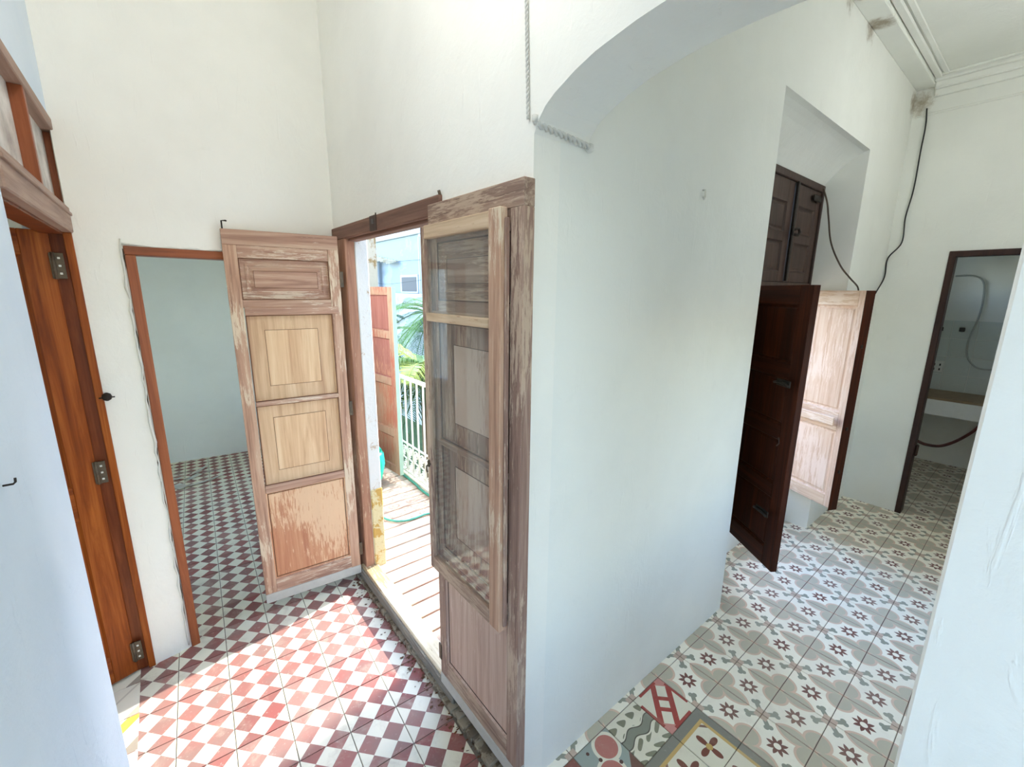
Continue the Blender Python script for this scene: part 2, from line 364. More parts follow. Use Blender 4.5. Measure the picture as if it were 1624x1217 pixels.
# ------------------------------------------------------------------ mesh helpers
def link(name, me, mat, parent=None, loc=(0, 0, 0), rz=0, kind=None):
    o = bpy.data.objects.new(name, me); C.objects.link(o)
    if mat and not me.materials: me.materials.append(MT[mat])
    o.location = loc; o.rotation_euler = (0, 0, rz)
    if parent: o.parent = parent
    if kind: o['kind'] = kind
    return o
def mesh(bm, name, smooth=False):
    me = bpy.data.meshes.new(name); bmesh.ops.recalc_face_normals(bm, faces=bm.faces); bm.to_mesh(me); bm.free()
    if smooth:
        for p in me.polygons: p.use_smooth = True
    return me
def addbox(bm, lo, hi, bev=0, seg=1):
    t = bmesh.new(); bmesh.ops.create_cube(t, size=1)
    for v in t.verts: v.co = Vector([(lo[i]+hi[i])/2+v.co[i]*(hi[i]-lo[i]) for i in range(3)])
    if bev: bmesh.ops.bevel(t, geom=t.edges[:], offset=bev, segments=seg, profile=.5, affect='EDGES')
    me = bpy.data.meshes.new('t'); t.to_mesh(me); t.free(); bm.from_mesh(me); bpy.data.meshes.remove(me)
def box(name, lo, hi, mat, parent=None, bev=.002, kind=None, loc=(0, 0, 0), rz=0):
    lo, hi = [min(a, b) for a, b in zip(lo, hi)], [max(a, b) for a, b in zip(lo, hi)]
    bm = bmesh.new(); addbox(bm, lo, hi, bev)
    return link(name, mesh(bm, name), mat, parent, loc, rz, kind)
def addtube(bm, pts, r, n=6, cap=True):
    pts = [Vector(p) for p in pts]; rings = []
    up = Vector((0, 0, 1)); prev = None
    for i, p in enumerate(pts):
        d = (pts[min(i+1, len(pts)-1)]-pts[max(i-1, 0)]).normalized()
        if prev is None:
            a = d.cross(up)
            if a.length < .1: a = d.cross(Vector((1, 0, 0)))
        else: a = prev-d*prev.dot(d)
        a.normalize(); prev = a; b = d.cross(a)
        rr = r[i] if isinstance(r, (list, tuple)) else r
        rings.append([bm.verts.new(p+(a*math.cos(2*PI*k/n)+b*math.sin(2*PI*k/n))*rr) for k in range(n)])
    for A, B in zip(rings, rings[1:]):
        for k in range(n): bm.faces.new((A[k], A[(k+1) % n], B[(k+1) % n], B[k]))
    if cap:
        bm.faces.new(rings[0][::-1]); bm.faces.new(rings[-1])
def tube(name, pts, r, mat, parent=None, n=6, kind=None, loc=(0, 0, 0)):
    bm = bmesh.new(); addtube(bm, pts, r, n); return link(name, mesh(bm, name, True), mat, parent, loc, 0, kind)
def spline(P, n=8):
    P = [np.array(p, float) for p in P]; Q = [2*P[0]-P[1]]+P+[2*P[-1]-P[-2]]; out = []
    for i in range(1, len(Q)-2):
        for k in range(n):
            t = k/n; a, b, c, d = Q[i-1], Q[i], Q[i+1], Q[i+2]
            out.append(tuple(.5*((2*b)+(-a+c)*t+(2*a-5*b+4*c-d)*t*t+(-a+3*b-3*c+d)*t**3)))
    out.append(tuple(P[-1])); return out
def lathe(name, prof, mat, parent=None, n=20, loc=(0, 0, 0), kind=None):
    bm = bmesh.new(); rings = [[bm.verts.new((r*math.cos(2*PI*k/n), r*math.sin(2*PI*k/n), z)) for k in range(n)] for r, z in prof]
    for A, B in zip(rings, rings[1:]):
        for k in range(n): bm.faces.new((A[k], A[(k+1) % n], B[(k+1) % n], B[k]))
    bm.faces.new(rings[0]); bm.faces.new(rings[-1])
    return link(name, mesh(bm, name, True), mat, parent, loc, 0, kind)
def thing(name, label, cat, loc=(0, 0, 0), rz=0, group=None):
    o = bpy.data.objects.new(name, None); C.objects.link(o); o.location = loc; o.rotation_euler = (0, 0, rz)
    o.empty_display_size = .1
    tag(o, label, cat, group); return o
def tag(o, label, cat, group=None):
    o['label'] = label; o['category'] = cat
    if group: o['group'] = group
    return o
def gridwall(name, us, zs, holes, th, mat, place):
    """cells of a wall in (u, z); holes are (u0, u1, z0, z1); place(u, t, z) gives the world point"""
    bm = bmesh.new(); V = {}
    inh = lambda u, z: any(a < u < b and c < z < d for a, b, c, d in holes)
    nu, nz = len(us)-1, len(zs)-1
    solid = [[not inh((us[i]+us[i+1])/2, (zs[j]+zs[j+1])/2) for j in range(nz)] for i in range(nu)]
    def vert(i, j, t):
        if (i, j, t) not in V: V[(i, j, t)] = bm.verts.new(place(us[i], t, zs[j]))
        return V[(i, j, t)]
    ok = lambda i, j: 0 <= i < nu and 0 <= j < nz and solid[i][j]
    for i in range(nu):
        for j in range(nz):
            if not solid[i][j]: continue
            bm.faces.new([vert(i, j, 0), vert(i+1, j, 0), vert(i+1, j+1, 0), vert(i, j+1, 0)])
            bm.faces.new([vert(i, j, th), vert(i, j+1, th), vert(i+1, j+1, th), vert(i+1, j, th)])
            for di, dj, a, b in ((-1, 0, (i, j), (i, j+1)), (1, 0, (i+1, j), (i+1, j+1)), (0, -1, (i, j), (i+1, j)), (0, 1, (i, j+1), (i+1, j+1))):
                if not ok(i+di, j+dj): bm.faces.new([vert(*a, 0), vert(*b, 0), vert(*b, th), vert(*a, th)])
    return link(name, mesh(bm, name), mat, None, kind='structure')
def loops(name, L, mat, parent, s=1, flat=True):
    """nested rectangles (x0, x1, z0, z1, depth) in a leaf's plane, facing s*y"""
    bm = bmesh.new(); R = []
    for x0, x1, z0, z1, d in L:
        R.append([bm.verts.new((x, -s*d, z)) for x, z in ((x0, z0), (x1, z0), (x1, z1), (x0, z1))])
    for A, B in zip(R, R[1:]):
        for k in range(4): bm.faces.new((A[k], A[(k+1) % 4], B[(k+1) % 4], B[k]))
    bm.faces.new(R[-1])
    x0, x1, z0, z1, d = L[0]                                   # a back board so that the panel has body
    bk = [bm.verts.new((x, -s*(d+.012), z)) for x, z in ((x0, z0), (x1, z0), (x1, z1), (x0, z1))]
    for k in range(4): bm.faces.new((R[0][k], R[0][(k+1) % 4], bk[(k+1) % 4], bk[k]))
    bm.faces.new(bk)
    return link(name, mesh(bm, name), mat, parent)
def dirt_shade_line(parent, x0, x1, z0, z1, w_, d, s, mat):  # flat dark strip, groove dirt and shade put into its colour
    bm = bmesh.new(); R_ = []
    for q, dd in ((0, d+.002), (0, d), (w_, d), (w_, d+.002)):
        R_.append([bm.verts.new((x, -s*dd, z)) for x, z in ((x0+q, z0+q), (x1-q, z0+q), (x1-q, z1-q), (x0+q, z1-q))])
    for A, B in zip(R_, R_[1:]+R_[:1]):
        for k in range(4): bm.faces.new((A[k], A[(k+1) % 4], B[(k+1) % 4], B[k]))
    return link('dirt_shade_line', mesh(bm, 'dirt_shade_line'), mat, parent)
TOP = 3.75

# ------------------------------------------------------------------ floors
def tilemesh(name, mat, sx=.2, sy=.2, gap=.0016, cut=None):
    x0, x1, y0, y1 = cut or (-sx/2, sx/2, -sy/2, sy/2)
    bm = bmesh.new(); addbox(bm, (x0+gap, y0+gap, -.012), (x1-gap, y1-gap, 0), .0012)
    me = mesh(bm, name); me.materials.append(MT[mat]); return me
GA = -math.atan(.05); EX = Vector((math.cos(GA), math.sin(GA))); EY = Vector((-math.sin(GA), math.cos(GA)))
floor = box('floor', (-1.1, -1.25, -.25), (.845, 6.0, -.004), 'grout', None, 0, 'structure')
tm = tilemesh('tile', 'tile_check')
for i in range(-8, 2):
    for j in range(-6, 21):
        c = Vector((.62, 1.77))+EX*(.2*(i+.5))+EY*(.2*(j+.5))
        if c.y > 5.85: continue
        if c.x < (-.22 if j < 4 else -.3 if j < 6 else -.9) or c.x > .80: continue
        if j < 4 and i == 0: continue
        o = link('tile', tm, None, floor, (c.x, c.y, random.uniform(-.0008, .0008)), GA)
# sliver tiles along the doorstep, cut to fit
tc = tilemesh('tile_cut', 'tile_check', cut=(-.1, .085, -.1, .1)); tl = tilemesh('tile_cut', 'tile_check', cut=(-.07, .1, -.1, .1))
for j in range(-6, 4):
    c = Vector((.62, 1.77))+EX*.1+EY*(.2*(j+.5))
    link('tile', tc, None, floor, (c.x, c.y, -.001), GA)
    c = c-EX
    link('tile', tl, None, floor, (c.x, c.y, -.001), GA)
ts = tilemesh('tile_stripe', 'tile_stripe'); tcr = tilemesh('tile_cream', 'tile_cream')
fside = box('floor_side_room', (-3.2, .9, -.25), (-1.1, 3.0, -.004), 'grout', None, 0, 'structure')
for i in range(3):
    for j in range(9):
        link('tile', ts if (i+j) % 3 == 2 else tcr, None, fside, (-.392-.2*i, 1.05+.2*j+.1, -.0005), PI/2)
fcor = box('floor_corridor', (.845, -.62, -.25), (4.83, 1.3, -.004), 'grout', None, 0, 'structure')
tf = tilemesh('tile_flower', 'tile_flower')
spec = {(5, 2): 'tile_lobes', (6, 2): 'tile_arabesque', (7, 2): 'tile_weave', (6, 1): 'tile_medal_b', (7, 1): 'tile_medal_a',
        (6, 0): 'tile_medal_d', (7, 0): 'tile_medal_c', (4, 2): 'tile_triangles', (5, 1): 'tile_arabesque', (4, 1): 'tile_weave',
        (5, 0): 'tile_lobes', (4, 0): 'tile_arabesque', (5, -1): 'tile_weave', (4, -1): 'tile_lobes', (6, -1): 'tile_arabesque', (7, -1): 'tile_triangles'}
sm = {k: tilemesh(k, k) for k in set(spec.values())}
for i in range(4, 24):
    for j in range(-4, 5):
        x, y = .08+.2*(i+.5), .32+.2*(j+.5)
        if y > .94 and not (2.3 < x < 3.9): continue
        if y < -.45: continue
        if x < 1.05 and y < .05: continue
        key = spec.get((i, j))
        o = link('tile', sm[key] if key else tf, None, fcor, (x, y, random.uniform(-.0007, .0005)), 0)
trow = tilemesh('tile_cut', 'tile_flower', cut=(-.1, .1, -.1, -.058))
for i in range(4, 24):
    x = .08+.2*(i+.5)
    if not 2.3 < x < 3.9: link('tile', trow, None, fcor, (x, 1.02, -.0004), 0)
fk = box('floor_kitchen', (4.83, -.62, -.25), (6.8, 1.3, -.004), 'grout', None, 0, 'structure')
td = tilemesh('tile_dull', 'tile_flower_dull')
for i in range(24, 33):
    for j in range(-5, 4):
        link('tile', td, None, fk, (.08+.2*(i+.5), .32+.2*(j+.5), 0), 0)
box('floor_patio_bounce', (-6, -9, -.3), (7, -1.37, -.01), 'concrete', None, 0, 'structure')  # unseen patio, added so sunlight bounces into the room

# ------------------------------------------------------------------ walls
AX = .844            # room face of the balcony wall
BT = .10             # its thickness beside the balcony door
DY0, DY1, DZ = 1.49, 2.50, 2.185
# balcony wall, also closing the neighbouring room
gridwall('wall_balcony', [.96, 1.49, 2.66, 6.0], [-.25, 0, 2.186, TOP],
         [(1.49, 2.66, 0, 2.186)], BT, 'plaster_room', lambda u, t, z: (AX+t, u, z))
# the arch over the corridor mouth and the pier on its other side
ARC = [(.96, 2.262), (.944, 2.291), (.918, 2.318), (.887, 2.337), (.818, 2.365), (.755, 2.383), (.698, 2.392), (.644, 2.400), (.582, 2.405), (.5, 2.407)]
ARC = ARC+[(1.0-y, z) for y, z in ARC[::-1][1:]]
bm = bmesh.new(); rows = []
for y, z in ARC:
    rows.append([bm.verts.new(p) for p in ((AX, y, z), (1.051, y, z), (1.051, y, TOP), (AX, y, TOP))])
for A, B in zip(rows, rows[1:]):
    for k in range(4): bm.faces.new((A[k], A[(k+1) % 4], B[(k+1) % 4], B[k]))
bm.faces.new(rows[0]); bm.faces.new(rows[-1][::-1])
link('wall_arch', mesh(bm, 'wall_arch'), 'plaster_room', None, kind='structure')
box('wall_pier', (AX, -1.25, -.25), (1.051, .04, TOP), 'plaster_room', None, .004, 'structure')
# corridor wall with the deep window recess
NX0, NX1, NZ = 2.39, 3.83, 2.79
gridwall('wall_corridor', [.944, 1.2, NX0, NX1, 4.9, 5.4, 6.3, 6.8], [-.25, 0, 1.9, 2.2, NZ, TOP], [(NX0, NX1, -.25, NZ), (5.4, 6.3, 1.9, 2.2)], .24, 'plaster_corridor', lambda u, t, z: (u, .96+t, z))  # the small high kitchen opening is added, unseen, to let light in
WX0, WX1, WZ0, WZ1 = 2.80, 3.86, .30, 2.60
gridwall('wall_facade', [.944, WX0, WX1, 5.4, 6.3, 6.8], [-.25, WZ0, 1.9, 2.2, WZ1, TOP], [(WX0, WX1, WZ0, WZ1), (5.4, 6.3, 1.9, 2.2)], .10, 'plaster_corridor', lambda u, t, z: (u, 1.20+t, z))  # same added kitchen opening carried through the outer skin
bm = bmesh.new(); rows = []
for k in range(9):
    t = k/8; y = .9602+.2398*t; zt = NZ-.19*(t**1.6); x0 = NX0+.36*t; x1 = NX1+.045*t
    rows.append([bm.verts.new(p) for p in ((x0, y, -.004), (x0, y, zt), (x1, y, zt), (x1, y, -.004))])
for A, B in zip(rows, rows[1:]):
    for k in range(3): bm.faces.new((A[k], A[k+1], B[k+1], B[k]))
link('wall_recess', mesh(bm, 'wall_recess'), 'plaster_corridor', None, kind='structure')
# end wall of the corridor with the kitchen doorway
GX = 4.76
gridwall('wall_kitchen', [-1.25, -.20, .58, .96], [-.25, 0, 2.166, TOP], [(-.20, .58, -.25, 2.166)], .12, 'plaster_corridor', lambda u, t, z: (GX+t, u, z))
gridwall('wall_corridor_side', [1.051, 2.1, 2.75, 6.8], [-.25, .8, 1.8, TOP], [(2.1, 2.75, .8, 1.8)], -.12, 'plaster_corridor', lambda u, t, z: (u, -.5+t, z))  # hidden opening added to brighten the corridor
gridwall('wall_behind', [-.38, -.15, .75, AX], [-.25, .7, 2.3, TOP], [(-.15, .75, .7, 2.3)], -.12, 'plaster_room', lambda u, t, z: (u, -1.25+t, z))  # rear opening is added out of view to light the room
# entrance side: wall with the varnished door
EXW = -.24
gridwall('wall_entrance', [-1.25, 1.505, 2.60, 3.0], [-.25, 0, 2.47, TOP], [(1.505, 2.60, -.25, 2.47)], -.14, 'plaster_sky_tint', lambda u, t, z: (EXW+t, u, z))
# far wall of the room, slightly askew, with the doorway to the next room
CA = math.atan2(.18, 1.084); CDX, CDY = math.cos(CA), math.sin(CA)
def cpt(u, t, z): return (-.24+u*CDX-t*CDY, 2.53+u*CDY+t*CDX, z)
gridwall('wall_far', [0, .155, .95, 1.1], [-.25, 0, 2.02, TOP], [(.155, .95, -.25, 2.02)], .13, 'plaster_room', cpt)
# next room
BA = math.atan2(5.603-5.68, .649)
def bpt(u, t, z): return (-2+u*math.cos(BA)-t*math.sin(BA), 5.905+u*math.sin(BA)+t*math.cos(BA), z)
gridwall('wall_next_room_back', [0, 2.95], [-.25, TOP], [], .12, 'plaster_corridor', bpt)
gridwall('wall_next_room_side', [2.95, 3.4, 4.7, 6.1], [-.25, .8, 2.1, TOP], [(3.4, 4.7, .8, 2.1)], -.12, 'plaster_corridor', lambda u, t, z: (-.98+t, u, z))  # unseen opening added for daylight in the next room
box('wall_side_room_end', (-3.2, 2.95, -.25), (-.24, 3.07, TOP), 'plaster_room', None, 0, 'structure')
gridwall('wall_side_room_back', [.8, 1.2, 2.4, 3.07], [-.25, .9, 2.2, TOP], [(1.2, 2.4, .9, 2.2)], -.1, 'plaster_room', lambda u, t, z: (-3.2+t, u, z))  # out-of-view opening added to lighten the side room
box('wall_side_room_near', (-3.3, .7, -.25), (-.38, .82, TOP), 'plaster_room', None, 0, 'structure')
# ceilings
box('ceiling', (-.4, -1.25, TOP), (.95, 6.1, TOP+.15), 'plaster_room', None, 0, 'structure')
box('ceiling_next_room', (-1.1, 2.95, TOP), (-.4, 6.1, TOP+.15), 'plaster_room', None, 0, 'structure')
box('ceiling_side_room', (-3.3, .7, TOP), (-.4, 2.95, TOP+.15), 'plaster_room', None, 0, 'structure')
box('ceiling_corridor', (.95, -.62, 3.415), (6.8, 1.3, 3.9), 'plaster_corridor', None, 0, 'structure')
# cornice of the corridor ceiling
tr = box('trim_1', (1.051, .85, 3.375), (GX, .96, 3.415), 'plaster_corridor', None, .003, 'structure')
box('moulding', (1.051, .805, 3.398), (GX, .845, 3.415), 'plaster_corridor', tr, .006)
box('moulding', (1.051, .765, 3.406), (GX, .795, 3.415), 'plaster_corridor', tr, .004)
tr = box('trim_2', (4.735, -.5, 3.30), (GX, .85, 3.415), 'plaster_corridor', None, .006, 'structure')
box('moulding', (4.70, -.5, 3.345), (4.735, .85, 3.415), 'plaster_corridor', tr, .008)
box('moulding', (4.655, -.5, 3.385), (4.70, .85, 3.415), 'plaster_corridor', tr, .008)
box('moulding', (4.61, -.5, 3.402), (4.645, .85, 3.415), 'plaster_corridor', tr, .004)
box('moulding', (4.748, -.5, 3.185), (GX, .93, 3.20), 'plaster_corridor', tr, .004)

# ------------------------------------------------------------------ balcony doorway: frame and step
fr = box('door_1', (AX-.012, 2.50, .02), (AX+.042, 2.66, 2.12), 'jamb_v', None, .003, 'structure')
box('lintel', (AX-.014, 1.455, 2.118), (AX+.075, 2.70, 2.186), 'lintel_y', fr, .004)
box('lintel_bead', (AX+.01, 1.49, 2.105), (AX+.06, 2.50, 2.12), 'lintel_y', fr, .003)
box('jamb', (AX-.006, 1.487, .02), (AX+.075, 1.52, 2.118), 'jamb_v', fr, .003)
kp = box('latch_keeper', (AX-.019, 2.03, 2.116), (AX-.012, 2.11, 2.186), 'umber_v', fr, .003)
box('keeper_slot', (AX-.0205, 2.055, 2.148), (AX-.0185, 2.080, 2.170), 'plastic_dark', kp, 0)
tube('keeper_pin', [(AX-.016, 2.034, 2.18), (AX-.016, 2.034, 2.193)], .003, 'iron_dark', kp)
tube('lintel_nail', [(AX-.004, 1.462, 2.18), (AX-.012, 1.458, 2.198)], .006, 'hinge_iron', fr)
rv = box('trim_3', (AX+.042, 2.497, .05), (AX+.115, 2.66, 2.30), 'reveal_peeling', None, .004, 'structure')
box('peeled_base', (AX+.043, 2.492, .05), (AX+.118, 2.60, .62), 'reveal_bare', rv, .006)
st = box('trim_4', (.815, 1.47, .055), (.905, 2.56, .098), 'sill_y', None, .006, 'structure')
box('step_board', (.806, 1.40, .02), (.822, 2.58, .082), 'sill_grey_y', st, .004)
bm = bmesh.new()
for k in range(60):
    y = 1.0+1.58*k/59; a = random.uniform(.004, .016)
    addbox(bm, (.80-a, y-.018, -.002), (.83, y+.018, random.uniform(.012, .03)), .004)
box('step_core', (.815, 1.40, -.02), (.93, 2.60, .06), 'mortar', st, 0)
o = link('mortar_bed', mesh(bm, 'mortar_bed'), 'mortar', st); o['kind'] = 'stuff'
bm = bmesh.new()
for k in range(220):
    y = 2.56-1.55*random.random()**1.1; x = .80-abs(random.gauss(0, .028)); a = random.uniform(0, 6.3); L = random.uniform(.003, .011)
    z = .0012
    v = [bm.verts.new((x+L*math.cos(a+q), y+L*math.sin(a+q)*.6, z+random.uniform(0, .004))) for q in (0, 1.7, 3.1, 4.6)]
    bm.faces.new(v)
o = link('floor_litter', mesh(bm, 'floor_litter'), 'dry_leaf'); o['kind'] = 'stuff'
tag(o, 'brown leaf crumbs and dust along the balcony doorstep', 'litter')

# ------------------------------------------------------------------ leaves
def hinge(parent, p, h=.075, w_=.02, mat='hinge_iron', d=.006):
    hg = box('hinge', (p[0]-w_/2, p[1]-d/2, p[2]-h/2), (p[0]+w_/2, p[1]+d/2, p[2]+h/2), mat, parent, .001)
    return hg
def balcony_leaf(loc, ang, W, s, v_, h_, field, surround, bottom, groove, label, T=.04):
    t = thing('balcony_door_leaf', label, 'door', loc, ang, 'weathered leaves of the balcony door')
    Hh = 2.063
    y0, y1 = (0, -s*T)
    B = lambda n, x0, x1, z0, z1, m, d0=0., d1=T, par=t, bev=.002: box(n, (x0, -s*d0, z0), (x1, -s*d1, z1), m, par, bev)
    B('stile', 0, .055, .055, 1.99, v_); B('stile', W-.058, W, .055, 1.99, v_)
    B('rail', 0, W, 1.99, Hh, h_)
    B('rail', .055, W-.058, 1.93, 1.99, h_, .003)
    B('rail', .055, W-.058, 1.685, 1.725, h_, .002); lip = B('ledge', .02, W-.062, 1.648, 1.688, h_, -.010, .02, t, .004)
    B('glazing_bar', .055, W-.062, 1.170, 1.193, h_, -.008, .02, t, .004)
    B('rail', .055, W-.058, .672, .716, h_, -.004, T, t, .004)
    B('rail', .055, W-.058, .055, .137, h_)
    B('kick_strip', -.001, W+.001, 0, .055, 'kick_paint', -.003, T)
    def rp(x0, x1, z0, z1, m1, m2, a=.034, dep=.016):
        I = lambda q, d: (x0+q, x1-q, z0+q, z1-q, d)
        p = loops('panel', [I(0, .006), I(.010, dep), I(a-.011, dep), I(a-.010, dep+.007), I(a-.006, dep+.007), I(a-.004, dep-.006), I(a+.004, dep-.008),
                            I(a+.010, dep-.003), I(a+.0105, dep+.005)], m1, t, s)
        loops('field', [I(a+.0135, dep+.004), I(a+.015, dep-.003), I(a+.032, dep-.013)], m2, p, s)
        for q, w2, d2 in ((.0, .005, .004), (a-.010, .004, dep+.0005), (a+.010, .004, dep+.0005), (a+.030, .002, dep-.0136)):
            dirt_shade_line(p, *I(q, 0)[:4], w2, d2, s, groove)
        return p
    rp(.055, W-.058, 1.725, 1.930, h_, h_, .030, .02)
    rp(.055, W-.062, 1.193, 1.648, surround, field, .048, .03)
    rp(.055, W-.062, .716, 1.170, surround, field, .044, .03)
    p = loops('panel', [(.055, W-.058, .137, .672, .003), (.063, W-.066, .145, .664, .012), (.072, W-.075, .154, .655, .009)], bottom, t, s)
    dirt_shade_line(p, .062, W-.065, .144, .665, .004, .0095, s, groove)
    return t
lab = 'weathered honey coloured wooden balcony door leaf standing open against the far wall'
L1 = balcony_leaf((.802, 2.52, .065), math.atan2(.05, -.53), .532, 1, 'weathered_v', 'weathered_h', 'honey_v', 'tan_v', 'flaking_v', 'dirt_shade_tan', lab)
tube('bolt', [(.522, -.02, 2.05), (.522, -.02, 2.10), (.505, -.02, 2.102), (.5, -.02, 2.10)], .004, 'iron_dark', L1)
for z in (1.90, 1.16, .235):
    hg = hinge(L1, (-.008, .003, z-.065), .085, .018)
    for dz in (-.028, 0, .028): lathe('screw', [(.001, 0), (.003, .001), (.003, .002), (.001, .003)], 'plastic_dark', hg, 8, (-.008, .004, z-.065+dz))
L2 = balcony_leaf((.800, 1.486, .085), -PI/2, .540, -1, 'greyed_v', 'greyed_h', 'pinkgrey_v', 'greyed_v', 'pinkgrey_v', 'dirt_shade_grey',
                  'greyed balcony door leaf with two glass panes folded back flat beside the arch')
# its glazed sash, hung in front of the panels
SD0, SD1 = -.034, -.006
def sb(n, x0, x1, z0, z1, m, d0=SD0, d1=SD1, bev=.003, par=L2): return box(n, (x0, d0, z0), (x1, d1, z1), m, par, bev)
sh = thing('glazed_sash', 'x', 'x'); bpy.data.objects.remove(sh)
z_ = lambda v: v-.085
sb('sash_stile', .000, .026, z_(.70), z_(2.070), 'greyed_v'); sb('sash_stile', .420, .478, z_(.70), z_(2.078), 'weathered_v')
sb('sash_rail', .026, .420, z_(2.026), z_(2.072), 'pale_h'); sb('glazing_bar', .026, .420, z_(1.736), z_(1.766), 'pale_h')
sb('sash_rail', .026, .420, z_(.70), z_(.758), 'greyed_h')
sb('glass_pane', .022, .424, z_(1.762), z_(2.030), 'pane_glass', -.023, -.020, 0); sb('glass_pane', .022, .424, z_(.755), z_(1.740), 'pane_glass', -.023, -.020, 0)
sb('edge_strip', .478, .486, z_(.72), z_(2.05), 'greyed_v', -.02, -.003)
sb('catch', .012, .022, z_(1.155), z_(1.185), 'hinge_iron', -.042, -.033)
tube('pull', [(.024, -.034, z_(1.17)), (.024, -.05, z_(1.165)), (.030, -.054, z_(1.15)), (.026, -.05, z_(1.14))], .004, 'hinge_iron', L2)
for z in (1.9, 1.1, .25): hinge(L2, (.0, -.001, z-.085), .08, .02)

# entrance door: varnished leaf turned into the side room
def panel_leaf(name, label, cat, loc, ang, W, Hh, s, v_, h_, pm, rows, T=.038, st_=.08, group=None, a=.03):
    t = thing(name, label, cat, loc, ang, group)
    B = lambda n, x0, x1, z0, z1, m, d0=0., d1=T: box(n, (x0, -s*d0, z0), (x1, -s*d1, z1), m, t, .002)
    B('stile', 0, st_, 0, Hh, v_); B('stile', W-st_, W, 0, Hh, v_)
    edges = [0]
    for z0, z1 in rows: edges += [z0, z1]
    edges.append(Hh)
    for k in range(0, len(edges), 2): B('rail', st_, W-st_, edges[k], edges[k+1], h_)
    for z0, z1 in rows:
        p = loops('panel', [(st_, W-st_, z0, z1, .001), (st_+.008, W-st_-.008, z0+.008, z1-.008, .012), (st_+a*.6, W-st_-a*.6, z0+a*.6, z1-a*.6, .014)], v_, t, s)
        loops('field', [(st_+a*.6, W-st_-a*.6, z0+a*.6, z1-a*.6, .0135), (st_+a, W-st_-a, z0+a, z1-a, .008)], pm, p, s)
    return t
EA = math.atan2(-.027, -.083)
EL = panel_leaf('entrance_door_leaf', 'glossy varnished orange brown door leaf hung below the transom lights', 'door', (-.302, 2.521, .012), EA, .52, 2.05, 1,
                'varnish_v', 'varnish_h', 'varnish_v', [(.14, .84), (1.0, 1.955)], .038, .085, None, .028)
fe = box('door_2', (-.312, 2.535, 0), (EXW+.006, 2.60, 2.06), 'varnish_dark', None, .003, 'structure')
box('stop', (-.262, 2.520, 0), (EXW+.004, 2.536, 2.06), 'varnish_v', fe, .002)
box('header', (-.33, 1.50, 2.06), (EXW+.010, 2.61, 2.158), 'transom_y', fe, .004)
box('header_lip', (-.33, 1.50, 2.052), (EXW-.02, 2.60, 2.062), 'varnish_dark', fe, .002)
box('header_bead', (EXW, 1.50, 2.125), (EXW+.016, 2.61, 2.137), 'transom_y', fe, .002)
box('jamb', (-.33, 1.503, 0), (EXW-.012, 1.53, 2.06), 'frame_red_v', fe, .002)
tw = box('window_1', (-.30, 1.50, 2.435), (EXW+.008, 2.60, 2.475), 'transom_y', None, .003, 'structure')
for y in (1.50, 2.045, 2.575): box('mullion', (-.30, y, 2.158), (EXW+.004, y+.03, 2.436), 'frame_red_v', tw, .002)
for a, b in ((1.53, 2.045), (2.075, 2.575)): box('pane', (-.272, a, 2.157), (-.268, b, 2.437), 'transom_glass', tw, 0)
for (px, py) in ((98, 422), (165, 748), (222, 1030)):
    p = ony(px, py, 2.52); zc = p[2]
    bm = bmesh.new(); addbox(bm, (-.313, 2.512, zc-.05), (-.272, 2.5195, zc+.05), .001)
    hg = link('hinge', mesh(bm, 'hinge'), 'hinge_iron', fe)
    tube('pin', [(-.302, 2.512, zc-.052), (-.302, 2.512, zc+.052)], .006, 'hinge_iron', hg, 8)
    for dz in (-.03, 0, .03):
        box('screw', (-.290, 2.5085, zc+dz-.004), (-.282, 2.5125, zc+dz+.004), 'iron_white', hg, .001)
# doorway frame in the far wall
def cbox(n, u0, u1, t0, t1, z0, z1, m, par=None, kind=None):
    return box(n, (u0, t0, z0), (u1, t1, z1), m, par, .003, kind, (-.24, 2.53, 0) if par is None else (0, 0, 0), CA if par is None else 0)
f3 = cbox('door_3', .153, .190, -.010, .10, 0, 1.985, 'frame_red_v', None, 'structure')
cbox('frame_head', .153, .952, -.010, .10, 1.985, 2.022, 'frame_red_h', f3)
cbox('frame_post', .915, .952, -.010, .10, 0, 1.985, 'frame_red_v', f3)
P = [(.150+random.uniform(-.006, .002), -.001, .06+1.95*k/30) for k in range(31)]
tube('plaster_crack', P, [random.uniform(.0008, .003) for _ in P], 'cable_brown', f3, 5)
P = [(.146+random.uniform(-.006, .004), -.004, .02+2.03*k/40) for k in range(41)]
tube('plaster_edge', P, [random.uniform(.002, .008) for _ in P], 'cable_white', f3, 5)
P = [(.15+.8*k/24, -.002, 2.026+random.uniform(-.003, .004)) for k in range(25)]
tube('plaster_edge', P, [random.uniform(.001, .006) for _ in P], 'cable_white', f3, 5)
# kitchen doorway frame
f4 = box('door_4', (GX-.012, .545, 0), (GX+.10, .585, 2.135), 'nearblack_v', None, .003, 'structure')
box('frame_head', (GX-.012, -.21, 2.13), (GX+.10, .585, 2.172), 'nearblack_v', f4, .003)
box('frame_post', (GX-.012, -.21, 0), (GX+.10, -.17, 2.13), 'nearblack_v', f4, .003)
box('keeper', (GX+.02, .525, .52), (GX+.06, .546, .62), 'nearblack_v', f4, .008)

